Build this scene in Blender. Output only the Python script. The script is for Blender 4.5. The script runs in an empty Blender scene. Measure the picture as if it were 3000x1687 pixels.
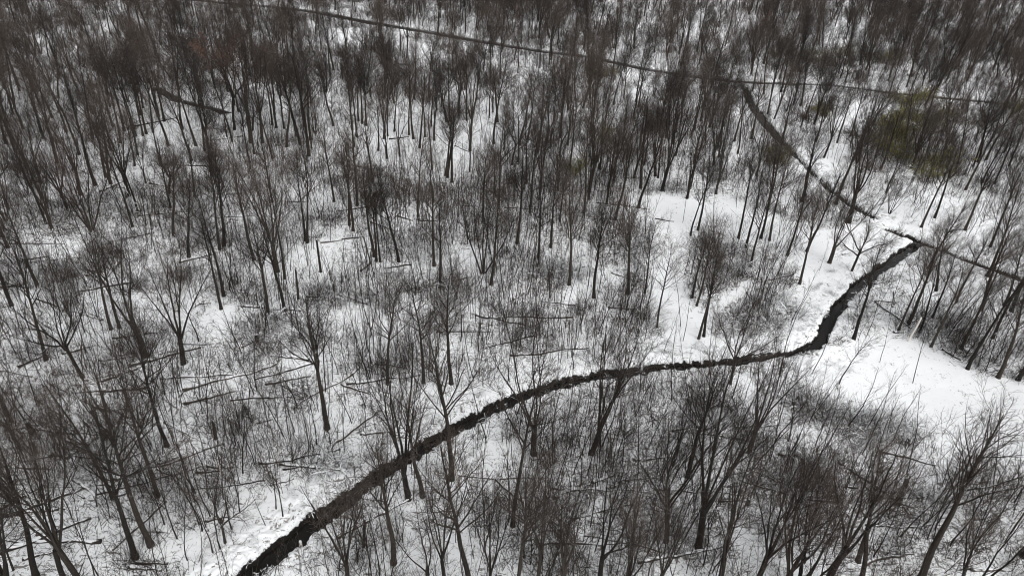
import bpy, math, random
import numpy as np
from mathutils import Matrix

# ------------------------------------------------------------------ camera, light, exposure
SCN = bpy.context.scene
COL = SCN.collection
CAM_H = 46.0
FPX = 2027.5                                   # focal length in pixels of the 3000 px photograph
_dn = np.array([-128.0, -2926.0, -1741.0]); _dn /= np.linalg.norm(_dn)
_up = -_dn
_f = np.array([0, 0, -1.0]); _f = _f - _f.dot(_up) * _up; _f /= np.linalg.norm(_f)
_x = np.cross(_f, _up)
ROT = np.array([_x, _f, _up])                  # camera axes -> world axes
cam_data = bpy.data.cameras.new('camera')
cam_data.sensor_width = 36.0
cam_data.lens = 36.0 * FPX / 3000.0
cam_data.clip_end = 8000
cam = bpy.data.objects.new('camera', cam_data)
COL.objects.link(cam)
M4 = Matrix.Identity(4)
for i in range(3):
    for j in range(3):
        M4[i][j] = ROT[i][j]
M4[2][3] = CAM_H
cam.matrix_world = M4
SCN.camera = cam

SUN_EL, SUN_AZ = math.radians(52), math.radians(150)
world = bpy.data.worlds.new('World'); SCN.world = world
world.use_nodes = True
wn = world.node_tree.nodes; wl = world.node_tree.links
sky = wn.new('ShaderNodeTexSky'); sky.sky_type = 'NISHITA'; sky.sun_disc = False
sky.sun_elevation = SUN_EL; sky.sun_rotation = SUN_AZ
sky.dust_density = 4.0; sky.air_density = 1.0
hsv = wn.new('ShaderNodeHueSaturation'); hsv.inputs['Saturation'].default_value = 0.10
bg = wn['Background']; bg.inputs['Strength'].default_value = 0.12
wl.new(sky.outputs[0], hsv.inputs['Color']); wl.new(hsv.outputs[0], bg.inputs['Color'])
sun_d = bpy.data.lights.new('sun', 'SUN'); sun_d.energy = 0.8; sun_d.angle = math.radians(60)
sun_d.color = (1.0, 0.985, 0.96)
sun = bpy.data.objects.new('sun', sun_d); COL.objects.link(sun)
sun.rotation_euler = (math.pi / 2 - SUN_EL, 0, math.pi - SUN_AZ)
SCN.view_settings.view_transform = 'Standard'
SCN.view_settings.look = 'None'
SCN.view_settings.gamma = 1.0
SCN.view_settings.exposure = 0.5
SCN.cycles.use_denoising = True
SCN.cycles.filter_width = 1.0
SCN.cycles.max_bounces = 5
SCN.cycles.diffuse_bounces = 2
SCN.cycles.glossy_bounces = 2
SCN.cycles.transparent_max_bounces = 4

RNG = np.random.default_rng(7)
random.seed(7)
S25 = 2576.0 / 3000.0                          # scale of the tracing grid

def ground_at(px, py):
    """source pixel -> point of the flat ground plane"""
    v = np.array([(px - 1500.0) / FPX, -(py - 843.5) / FPX, -1.0])
    w = ROT @ v
    t = CAM_H / -w[2]
    return np.array([w[0] * t, w[1] * t])

def g25(px, py):
    return ground_at(px / S25, py / S25)

def to_px25(x, y, z=0.0):
    """ground points -> tracing pixels (2576 wide)"""
    p = np.stack([x, y, np.zeros_like(x) + z - CAM_H], -1) @ ROT
    d = np.maximum(-p[..., 2], 1e-3)
    return (1500 + FPX * p[..., 0] / d) * S25, (843.5 - FPX * p[..., 1] / d) * S25, d

# ------------------------------------------------------------------ noise and fields
def _hash(ix, iy, s):
    h = (ix.astype(np.int64) * 374761393 + iy.astype(np.int64) * 668265263 + s * 1442695041) & 0xFFFFFFFF
    h = ((h ^ (h >> 13)) * 1274126177) & 0xFFFFFFFF
    return ((h ^ (h >> 16)) & 0xFFFFFF) / float(0xFFFFFF)

def noise2(x, y, s=0):
    ix = np.floor(x); iy = np.floor(y)
    fx = x - ix; fy = y - iy
    fx = fx * fx * (3 - 2 * fx); fy = fy * fy * (3 - 2 * fy)
    a = _hash(ix, iy, s); b = _hash(ix + 1, iy, s); c = _hash(ix, iy + 1, s); d = _hash(ix + 1, iy + 1, s)
    return (a * (1 - fx) + b * fx) * (1 - fy) + (c * (1 - fx) + d * fx) * fy

def fbm(x, y, s=0, o=3):
    t = 0; a = 0.5; n = 0
    for k in range(o):
        t = t + a * noise2(x * 2 ** k + 13.7 * k, y * 2 ** k - 7.1 * k, s + k); n += a; a *= 0.5
    return t / n

def sstep(e0, e1, x):
    t = np.clip((x - e0) / (e1 - e0), 0, 1)
    return t * t * (3 - 2 * t)

# waterways: centre lines traced in 2576-px coordinates, with full widths in metres
STREAMS = {
    'stream': ([(560,1500),(612,1449),(700,1387),(790,1312),(860,1266),(930,1212),(1010,1157),(1100,1101),(1165,1068),(1230,1032),
                (1330,987),(1400,966),(1500,944),(1570,936),(1650,922),(1750,914),(1850,907),(1950,894),(2028,879),(2062,856),
                (2080,822),(2092,790),(2120,756),(2155,722),(2200,686),(2250,652),(2312,609)],
               [1.95,1.95,1.95,1.95,1.9,1.85,1.8,1.75,1.7,1.7,1.75,1.8,1.75,1.7,1.6,1.5,1.4,1.15,1.5,1.7,1.7,1.6,1.7,1.8,1.9,1.9,2.0]),
    'upper_stream': ([(2198,548),(2150,521),(2092,481),(2040,430),(2000,390),(1960,348),(1920,302),(1890,260),(1872,214)],
              [2.2,2.5,2.1,2.0,2.2,3.0,3.4,3.0,2.5]),
    'ditch': ([(2316,610),(2400,641),(2470,667),(2530,687),(2600,712),(2700,750)], [1.3,1.2,1.4,1.7,2.0,2.2]),
    'culvert_pool': ([(2312,606),(2280,594),(2236,578)], [1.7,1.6,1.1]),
    'far_creek': ([(380,-16),(560,6),(700,17),(800,30),(930,55),(1060,76),(1200,101),(1350,126),(1480,141),(1620,171),(1780,196),(1900,206),
                   (2100,213),(2250,232),(2400,246),(2576,262),(2700,278)],
                  [5.6,5.6,5.6,5.6,5.4,5.2,5.0,4.6,4.2,4.0,3.6,3.2,3.0,2.8,2.8,2.8,2.8]),
    'side_creek': ([(392,218),(447,250),(500,263),(540,270),(566,281)], [2.0,2.6,2.2,2.0,2.4]),
}
for k, (pl, wd) in list(STREAMS.items()):
    STREAMS[k] = (np.array([g25(*p) for p in pl]), np.array(wd, float) - {'stream': .62, 'upper_stream': 1.10, 'far_creek': .55, 'side_creek': .9}.get(k, .2))

def stream_dist(x, y, key):
    """distance to the centre line minus half width, interpolated along the line"""
    P, W = STREAMS[key]
    best = np.full(x.shape, 1e6)
    for i in range(len(P) - 1):
        a, b = P[i], P[i + 1]
        ab = b - a
        t = np.clip(((x - a[0]) * ab[0] + (y - a[1]) * ab[1]) / ab.dot(ab), 0, 1)
        d = np.hypot(x - a[0] - t * ab[0], y - a[1] - t * ab[1]) - 0.5 * (W[i] + t * (W[i + 1] - W[i]))
        best = np.minimum(best, d)
    return best

# clean snow: polygons and ellipses in 2576-px tracing coordinates, laid on the ground
CLEAR_POLY = [
    [(2000,915),(2090,870),(2200,838),(2330,858),(2440,930),(2600,965),(2700,1170),(2440,1150),(2340,1100),(2240,1040),(2110,1005),(2010,960)],
    [(1634,490),(1726,500),(1722,560),(1724,640),(1716,705),(1756,785),(1772,868),(1672,870),(1678,800),(1622,742),(1624,680),(1648,610),(1636,545)],
    [(1640,485),(1722,497),(1850,525),(1965,555),(1900,592),(1730,565),(1640,545)],
    [(1745,800),(1880,700),(1910,715),(1800,790),(1760,840)],
    [(1570,930),(1600,880),(1690,850),(1790,850),(1900,850),(2020,790),(2090,690),(2190,610),(2230,640),(2110,740),(2060,800),(2040,850),(1960,880),(1800,900),(1650,915)],
    [(2010,670),(2030,590),(2200,560),(2290,600),(2200,660),(2110,740),(2050,770)],
    [(2200,500),(2300,470),(2460,480),(2600,510),(2580,590),(2400,610),(2320,590),(2230,560)],
    [(795,72),(900,70),(1010,98),(1110,125),(1130,150),(1060,150),(980,105),(800,92)],
    [(1840,1320),(1875,1330),(1960,1449),(1890,1449)],
    [(640,1420),(720,1330),(860,1210),(880,1160),(800,1170),(720,1290),(560,1400),(400,1380),(440,1449),(600,1449)],
]
CLEAR_ELL = [(2450,720,130,60,.5),(2430,650,150,32,.9),(2290,640,60,35,.6),(2290,575,90,25,.9),
    (1020,330,110,75,.85),(1115,410,70,40,.8),(1320,280,65,45,.8),(1180,330,70,30,.6),(1917,250,60,35,.9),(2167,295,75,32,.9),(2077,400,70,60,.9),(2060,440,50,40,.8),
    (2270,470,90,35,.6),(430,335,75,60,.85),(70,180,55,35,.8),(140,105,70,30,.7),(640,280,90,45,.7),(880,290,60,40,.6),(300,380,80,40,.5),
    (510,785,70,70,.75),(500,1370,130,45,.7),(330,1310,90,50,.4),(1060,1400,90,55,.75),(1800,60,100,50,.6),(2130,80,60,45,.5),(1650,60,60,60,.3),(2300,215,120,12,.6),
    (2500,215,80,25,.5),(1600,215,60,40,.8),(1730,240,40,40,.5),(1230,140,60,30,.4),(1540,30,60,30,.6),(150,860,80,40,.4),(930,800,60,40,.3),(1300,1090,60,40,.5),(1370,940,50,50,.4),
    (2560,800,50,40,.5),(2250,1180,60,30,.3),(1750,1100,60,40,.3),(1470,640,40,30,.3),(1600,520,50,30,.5),(780,480,60,30,.3),(160,280,60,40,.5)]
THICK_ELL = [(1600,1200,220,110),(2080,1240,260,110),(2330,1330,220,110),(1750,1350,250,90),(1850,720,90,40),(1750,660,40,60),(2225,1068,95,40),(1400,560,70,60),(1600,640,40,90),(1805,650,85,75),(1850,790,110,60),(1790,650,90,60),(1650,805,70,40),(1400,700,100,30),(1130,740,80,40),(1050,620,90,50),(1230,570,90,50),(2220,1075,110,50),(2020,1040,110,40),
    (2000,1200,120,60),(2420,840,90,60),(320,520,110,40),(700,830,70,50),(850,750,80,30),(2310,400,140,80),(2150,330,90,30),(1480,480,120,60),(1200,480,150,50),(950,470,120,50),
    (1560,620,90,60),(2330,1300,160,80),(1700,1010,120,60),(1480,1290,150,80),(500,580,150,60),(120,560,90,60)]

def in_poly(px, py, poly):
    c = np.zeros(px.shape, bool)
    n = len(poly)
    for i in range(n):
        x0, y0 = poly[i]; x1, y1 = poly[(i + 1) % n]
        if y0 == y1: continue
        c ^= ((y0 > py) != (y1 > py)) & (px < (x1 - x0) * (py - y0) / (y1 - y0) + x0)
    return c

def clear_at(x, y):
    """0..1, how free of brush the snow is at a ground point"""
    jx = x + 1.0 * (fbm(x * .5, y * .5, 91) - .5); jy = y + 1.6 * (fbm(x * .5, y * .5, 95) - .5)
    px, py, _ = to_px25(jx, jy)
    c = np.zeros(px.shape)
    for ip, poly in enumerate(CLEAR_POLY):
        c = np.maximum(c, in_poly(px, py, poly) * {len(CLEAR_POLY) - 1: .55, 6: .72}.get(ip, 1.0))
    for cx, cy, rx, ry, v in CLEAR_ELL:
        q = ((px - cx) / rx) ** 2 + ((py - cy) / ry) ** 2
        c = np.maximum(c, v * np.clip(1.6 - q, 0, 1))
    return c

def thick_at(x, y):
    px, py, _ = to_px25(x, y)
    c = np.zeros(px.shape)
    for cx, cy, rx, ry in THICK_ELL:
        c = np.maximum(c, np.clip(1.5 - ((px - cx) / rx) ** 2 - ((py - cy) / ry) ** 2, 0, 1))
    return c

# ------------------------------------------------------------------ mesh helpers
def make_mesh(name, V, F, mats, mat_idx=None, smooth=True):
    """V (n,3), F (m,4) quads"""
    me = bpy.data.meshes.new(name)
    F = np.asarray(F, np.int32)
    k = F.shape[1]
    me.vertices.add(len(V)); me.vertices.foreach_set('co', np.asarray(V, np.float32).ravel())
    me.loops.add(F.size); me.loops.foreach_set('vertex_index', F.ravel())
    me.polygons.add(len(F)); me.polygons.foreach_set('loop_start', np.arange(0, F.size, k, dtype=np.int32))
    if smooth: me.polygons.foreach_set('use_smooth', np.ones(len(F), bool))
    for m in mats: me.materials.append(m)
    if mat_idx is not None: me.polygons.foreach_set('material_index', np.asarray(mat_idx, np.int32))
    me.update(calc_edges=True)
    return me

def tube_arrays(groups):
    """groups: list of (P (B,n,3), R (B,n), sides, mat) -> V, F, mat index"""
    Vs, Fs, Ms = [], [], []; off = 0
    for P, R, sides, mat in groups:
        B, n, _ = P.shape
        if B == 0: continue
        T = np.gradient(P, axis=1)
        T /= np.linalg.norm(T, axis=2, keepdims=True) + 1e-9
        ref = np.where(np.abs(T[:, :1, 2:3]) > 0.8, np.array([[[1.0, 0.13, 0.05]]]), np.array([[[0.07, 0.05, 1.0]]]))
        N1 = np.cross(T, np.broadcast_to(ref, T.shape)); N1 /= np.linalg.norm(N1, axis=2, keepdims=True) + 1e-9
        N2 = np.cross(T, N1)
        a = np.arange(sides) * 2 * np.pi / sides
        ring = P[:, :, None, :] + R[:, :, None, None] * (np.cos(a)[None, None, :, None] * N1[:, :, None, :] + np.sin(a)[None, None, :, None] * N2[:, :, None, :])
        Vs.append(ring.reshape(-1, 3))
        b, i, s = np.meshgrid(np.arange(B), np.arange(n - 1), np.arange(sides), indexing='ij')
        s2 = (s + 1) % sides
        base = (b * n + i) * sides; nxt = base + sides
        F = np.stack([base + s, base + s2, nxt + s2, nxt + s], -1).reshape(-1, 4) + off
        Fs.append(F); Ms.append(np.full(len(F), mat)); off += B * n * sides
    return np.concatenate(Vs), np.concatenate(Fs), np.concatenate(Ms)

def link(name, me, parent=None):
    o = bpy.data.objects.new(name, me); COL.objects.link(o)
    if parent is not None: o.parent = parent
    return o

def tag(o, label=None, cat=None, group=None, kind=None):
    if label: o['label'] = label
    if cat: o['category'] = cat
    if group: o['group'] = group
    if kind: o['kind'] = kind
    return o

# ------------------------------------------------------------------ materials
def new_mat(name):
    m = bpy.data.materials.new(name); m.use_nodes = True
    nt = m.node_tree
    b = nt.nodes['Principled BSDF']
    b.inputs['Roughness'].default_value = 0.9
    b.inputs['Specular IOR Level'].default_value = 0.25
    return m, nt, b

def ramp(nt, p0, p1, c0=(0, 0, 0, 1), c1=(1, 1, 1, 1)):
    r = nt.nodes.new('ShaderNodeValToRGB')
    r.color_ramp.elements[0].position = p0; r.color_ramp.elements[1].position = p1
    r.color_ramp.elements[0].color = c0; r.color_ramp.elements[1].color = c1
    return r

SNOW = (0.86, 0.875, 0.89, 1)

def wood_mat(name, dark, light, snow_from=0.8, snow_to=0.95, snow_amt=1.0, scale=3.0):
    """bark with streaks, and snow lying on what faces up"""
    m, nt, b = new_mat(name)
    N, L = nt.nodes, nt.links
    geo = N.new('ShaderNodeNewGeometry')
    tc = N.new('ShaderNodeTexCoord')
    mp = N.new('ShaderNodeMapping'); mp.inputs['Scale'].default_value = (scale * 4, scale * 4, scale)
    L.new(tc.outputs['Object'], mp.inputs[0])
    nz = N.new('ShaderNodeTexNoise'); nz.inputs['Scale'].default_value = 1.0; nz.inputs['Detail'].default_value = 4
    L.new(mp.outputs[0], nz.inputs['Vector'])
    r = ramp(nt, .3, .7, (*dark, 1), (*light, 1)); L.new(nz.outputs[0], r.inputs[0])
    oi = N.new('ShaderNodeObjectInfo')
    mul = N.new('ShaderNodeMixRGB'); mul.blend_type = 'MULTIPLY'; mul.inputs[0].default_value = 1
    rr = ramp(nt, .25, 1, (.7, .67, .65, 1), (2.0, 1.9, 1.8, 1)); L.new(oi.outputs['Random'], rr.inputs[0])
    L.new(r.outputs[0], mul.inputs[1]); L.new(rr.outputs[0], mul.inputs[2])
    out = mul.outputs[0]
    if snow_amt > 0:
        sx = N.new('ShaderNodeSeparateXYZ'); L.new(geo.outputs['Normal'], sx.inputs[0])
        n2 = N.new('ShaderNodeTexNoise'); n2.inputs['Scale'].default_value = 1.6; n2.inputs['Detail'].default_value = 3
        L.new(tc.outputs['Object'], n2.inputs['Vector'])
        ad = N.new('ShaderNodeMath'); ad.operation = 'MULTIPLY_ADD'; ad.inputs[1].default_value = .8; ad.inputs[2].default_value = -.40
        L.new(n2.outputs[0], ad.inputs[0])
        a2 = N.new('ShaderNodeMath'); a2.operation = 'ADD'; L.new(sx.outputs['Z'], a2.inputs[0]); L.new(ad.outputs[0], a2.inputs[1])
        r2 = ramp(nt, snow_from, snow_to); L.new(a2.outputs[0], r2.inputs[0])
        sc = N.new('ShaderNodeMath'); sc.operation = 'MULTIPLY'; sc.inputs[1].default_value = snow_amt; L.new(r2.outputs[0], sc.inputs[0])
        mx = N.new('ShaderNodeMixRGB'); L.new(sc.outputs[0], mx.inputs[0]); L.new(out, mx.inputs[1]); mx.inputs[2].default_value = SNOW
        out = mx.outputs[0]
    L.new(out, b.inputs['Base Color'])
    return m

MAT_BARK = wood_mat('bark', (.014, .012, .0105), (.034, .029, .025), .80, .95, .9)
MAT_TWIG = wood_mat('twigs', (.030, .0235, .0195), (.052, .042, .036), .92, 1.05, .5)
MAT_TWIG_RED = wood_mat('reddish_twigs', (.048, .030, .026), (.078, .048, .042), .9, 1.0, .3)
MAT_BRUSH = wood_mat('brush_twigs', (.022, .018, .016), (.044, .037, .032), .88, 1.02, .6)
MAT_SNOWTWIG = wood_mat('snow_laden_twigs', (.026, .022, .020), (.050, .043, .037), .45, .65, 1.0)
MAT_LOG = wood_mat('rotting_log', (.026, .023, .021), (.060, .052, .046), .78, .95, 1.0)
MAT_PALE = wood_mat('barkless_wood', (.50, .49, .47), (.72, .71, .70), .8, .95, 1.0)
def plain_mat(name, c, rough=.9, noise=None):
    m, nt, b = new_mat(name)
    nz = nt.nodes.new('ShaderNodeTexNoise'); nz.inputs['Scale'].default_value = 4
    r = ramp(nt, .3, .7, (*[v * .75 for v in c], 1), (*[min(1, v * 1.25) for v in c], 1))
    nt.links.new(nz.outputs[0], r.inputs[0]); nt.links.new(r.outputs[0], b.inputs['Base Color'])
    b.inputs['Roughness'].default_value = rough
    return m
MAT_OLIVE = plain_mat('olive_leaves', (.25, .24, .055))
MAT_BROWNLEAF = plain_mat('withered_leaves', (.13, .075, .055))
MAT_STRAW = plain_mat('dry_grass', (.16, .125, .085))
m_, nt_, b_ = new_mat('snow'); b_.inputs['Base Color'].default_value = SNOW; b_.inputs['Roughness'].default_value = .7
MAT_SNOW = m_

def ground_mat():
    m, nt, b = new_mat('snowy_forest_floor')
    N, L = nt.nodes, nt.links
    b.inputs['Roughness'].default_value = .75
    geo = N.new('ShaderNodeNewGeometry')
    li = N.new('ShaderNodeAttribute'); li.attribute_name = 'litter'
    mu = N.new('ShaderNodeAttribute'); mu.attribute_name = 'mud'
    def nz(scale, det, sx=1, sy=1, rot=0):
        mp = N.new('ShaderNodeMapping'); mp.inputs['Scale'].default_value = (sx, sy, 1); mp.inputs['Rotation'].default_value = (0, 0, rot)
        L.new(geo.outputs['Position'], mp.inputs[0])
        n = N.new('ShaderNodeTexNoise'); n.inputs['Scale'].default_value = scale; n.inputs['Detail'].default_value = det; n.inputs['Roughness'].default_value = .65
        L.new(mp.outputs[0], n.inputs['Vector']); return n.outputs[0]
    def math_(op, a, bb=None, c=None):
        n = N.new('ShaderNodeMath'); n.operation = op
        for i, v in enumerate((a, bb, c)):
            if v is None: continue
            if isinstance(v, (int, float)): n.inputs[i].default_value = v
            else: L.new(v, n.inputs[i])
        return n.outputs[0]
    s1 = nz(2.6, 4, 1, .25, .5); s2 = nz(2.8, 4, .28, 1, -.3); s3 = nz(4.0, 3)
    streak = math_('MAXIMUM', math_('MAXIMUM', s1, s2), s3)
    thr = math_('MULTIPLY_ADD', li.outputs['Fac'], -.17, .72)
    v = math_('SUBTRACT', streak, thr)
    spk = math_('MULTIPLY', v, 14.0); 
    cl = N.new('ShaderNodeClamp'); L.new(spk, cl.inputs[0]); cl.inputs[2].default_value = .85
    dark = N.new('ShaderNodeMixRGB'); dark.inputs[1].default_value = (.07, .058, .048, 1); dark.inputs[2].default_value = (.12, .095, .07, 1)
    L.new(nz(3, 2), dark.inputs[0])
    mx = N.new('ShaderNodeMixRGB'); mx.inputs[1].default_value = SNOW; L.new(cl.outputs[0], mx.inputs[0]); L.new(dark.outputs[0], mx.inputs[2])
    mx2 = N.new('ShaderNodeMixRGB'); mclamp = N.new('ShaderNodeClamp')
    L.new(math_('MULTIPLY', math_('SUBTRACT', math_('ADD', mu.outputs['Fac'], math_('MULTIPLY_ADD', nz(2.6, 3), 1.1, -.55)), .5), 7.0), mclamp.inputs[0])
    L.new(mclamp.outputs[0], mx2.inputs[0]); L.new(mx.outputs[0], mx2.inputs[1]); mx2.inputs[2].default_value = (.012, .010, .0085, 1)
    L.new(mx2.outputs[0], b.inputs['Base Color'])
    bp = N.new('ShaderNodeBump'); bp.inputs['Strength'].default_value = .5; bp.inputs['Distance'].default_value = .12
    L.new(nz(2.2, 5), bp.inputs['Height']); L.new(bp.outputs[0], b.inputs['Normal'])
    return m
MAT_GROUND = ground_mat()
m_, nt_, b_ = new_mat('dark_water'); b_.inputs['Base Color'].default_value = (.010, .009, .008, 1); b_.inputs['Roughness'].default_value = .12
b_.inputs['Specular IOR Level'].default_value = .18
_n = nt_.nodes.new('ShaderNodeTexNoise'); _n.inputs['Scale'].default_value = 1.2; _n.inputs['Detail'].default_value = 3
_b = nt_.nodes.new('ShaderNodeBump'); _b.inputs['Strength'].default_value = .12; _b.inputs['Distance'].default_value = .05
_g = nt_.nodes.new('ShaderNodeNewGeometry'); nt_.links.new(_g.outputs['Position'], _n.inputs['Vector'])
nt_.links.new(_n.outputs[0], _b.inputs['Height']); nt_.links.new(_b.outputs[0], b_.inputs['Normal'])
MAT_WATER = m_

# ------------------------------------------------------------------ the ground: one sheet, cut by the waterways
def ground_height(x, y, full=False):
    px, py, _ = to_px25(x, y)
    z = .35 * (fbm(x * .06, y * .06, 3) - .5) + .10 * (fbm(x * .6, y * .6, 5) - .5)
    wob = .8 * (fbm(x * .8, y * .8, 11) - .5) + .35 * (noise2(x * 3.1, y * 3.1, 17) - .5)
    mud = np.zeros_like(z); near = np.full(z.shape, 1e6)
    for k in STREAMS:
        far = k in ('far_creek', 'side_creek')
        d = stream_dist(x, y, k) + wob * (1.0 if k != 'ditch' else .5)
        dep = {'ditch': .75, 'culvert_pool': .85}.get(k, 1.15 if not far else 1.0)
        wall = sstep(.30 if not far else 1.0, 0.0, d)
        z = np.where(wall > 0, z * (1 - wall) - dep * wall, z)
        mud = np.maximum(mud, sstep(.42 if not far else .9, .12 if not far else .2, d))
        near = np.minimum(near, d)
    # lumpy snow-laden tussocks along the near banks
    lum = sstep(4.5, 1.2, near) * sstep(.25, .7, near) * (np.hypot(x, y) < 150)
    t = noise2(x * 1.3, y * 1.3, 41); t2 = noise2(x * 4.3, y * 4.3, 43)
    z = z + lum * (.22 * t + .20 * t2)
    if not full: return z
    gap = lum * sstep(.50, .30, t * .45 + t2 * .55)  # litter darkens the tussock hollows, with occlusion-like shade painted in as well
    return z, mud, near, gap

def build_ground():
    ny, nx = 1250, 1050
    ys = 19 * (430 / 19) ** (np.linspace(0, 1, ny))
    ys = np.concatenate([[-900, -200, -40, 0], ys, [520, 700, 1100, 2600]])
    half = .80 * np.sqrt(np.maximum(ys, 0) ** 2 + CAM_H ** 2) + 9
    t = np.linspace(-1, 1, nx)
    X = half[:, None] * t[None, :]
    ext = np.array([15, 60, 250, 900, 2600.0])
    X = np.concatenate([-half[:, None] - ext[::-1][None, :], X, half[:, None] + ext[None, :]], 1)
    Y = np.repeat(ys[:, None], X.shape[1], 1)
    z, mud, near, gap = ground_height(X, Y, True)
    c = clear_at(X, Y); th = thick_at(X, Y)
    patch = fbm(X * .22, Y * .22, 61)
    lit = (.35 + .75 * patch + .25 * th) * (1 - .88 * c)
    lit = np.where((near < 4) & (near > -2), lit * .75, lit)
    lit = np.clip(lit + .55 * gap + .62 * c * fbm(X * .9, Y * .9, 151), 0, 1.3)
    h, w = X.shape
    idx = np.arange(h * w).reshape(h, w)
    F = np.stack([idx[:-1, :-1], idx[:-1, 1:], idx[1:, 1:], idx[1:, :-1]], -1).reshape(-1, 4)
    me = make_mesh('snowy_ground', np.stack([X, Y, z], -1).reshape(-1, 3), F, [MAT_GROUND])
    for nm, arr in (('litter', lit), ('mud', mud)):
        a = me.attributes.new(nm, 'FLOAT', 'POINT'); a.data.foreach_set('value', arr.astype(np.float32).ravel())
    tag(link('snowy_ground', me), kind='structure')

    for q, (k, (P, W)) in enumerate(STREAMS.items()):
        far = k in ('far_creek', 'side_creek')
        lvl = {'ditch': -.45, 'culvert_pool': -.55, 'far_creek': -.5, 'side_creek': -.5}.get(k, -.62) + .004 * q
        rows = []
        for i in range(len(P)):
            a = P[max(i - 1, 0)]; b = P[min(i + 1, len(P) - 1)]
            d = (b - a) / np.linalg.norm(b - a); n = np.array([-d[1], d[0]])
            o = P[i] + (d * -.5 if i == 0 else d * .5 if i == len(P) - 1 else 0)
            hw = W[i] / 2 + .55
            rows += [[*(o + n * hw), lvl], [*(o - n * hw), lvl]]
        F = [[2 * i, 2 * i + 1, 2 * i + 3, 2 * i + 2] for i in range(len(P) - 1)]
        nm = {'stream': 'stream', 'upper_stream': 'stream', 'ditch': 'ditch_water', 'culvert_pool': 'pool_water', 'far_creek': 'creek', 'side_creek': 'creek'}[k]
        tag(link(nm, make_mesh(nm, np.array(rows), F, [MAT_WATER], smooth=False)), kind='structure')
build_ground()

# ------------------------------------------------------------------ woody plants: growth
UP = np.array([0, 0, 1.0])
def unit(v): return v / (np.linalg.norm(v, axis=-1, keepdims=True) + 1e-9)

def grow(P0, D0, L, n, wob, trop, rng):
    P = [P0]; D = unit(D0)
    st = (L / (n - 1))[:, None]
    drift = rng.normal(size=D.shape) * wob * .6
    for i in range(n - 1):
        D = unit(D + wob * rng.normal(size=D.shape) + drift * (.5 if i % 2 else -.5) + trop * UP)
        P.append(P[-1] + D * st)
    return np.stack(P, 1)

def children(P, R, L, k, t0, t1, ang, rng, ratio_l, ratio_r, taper_len=.6, rmin=.006):
    """k children on every parent branch"""
    B, n, _ = P.shape
    t = (t0 + (t1 - t0) * (np.arange(k)[None, :] + rng.random((B, k))) / k)
    f = t * (n - 1); i = np.minimum(f.astype(int), n - 2); u = f - i
    bi = np.arange(B)[:, None]
    p0 = P[bi, i] * (1 - u[..., None]) + P[bi, i + 1] * u[..., None]
    r0 = R[bi, i] * (1 - u) + R[bi, i + 1] * u
    T = unit(P[bi, i + 1] - P[bi, i])
    rv = rng.normal(size=T.shape)
    perp = unit(rv - (rv * T).sum(-1, keepdims=True) * T)
    a = np.radians(rng.uniform(ang[0], ang[1], (B, k)))[..., None]
    d = T * np.cos(a) + perp * np.sin(a)
    ln = L[:, None] * ratio_l * (1 - taper_len * (t - t0) / max(t1 - t0, 1e-3)) * rng.uniform(.65, 1.25, (B, k))
    rr = np.maximum(r0 * ratio_r * rng.uniform(.8, 1.1, (B, k)), rmin)
    return p0.reshape(-1, 3), d.reshape(-1, 3), ln.ravel(), rr.ravel()

def taper(r0, n, end=.3, power=1.0):
    return r0[:, None] * (1 - (1 - end) * np.linspace(0, 1, n)[None, :] ** power)

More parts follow.
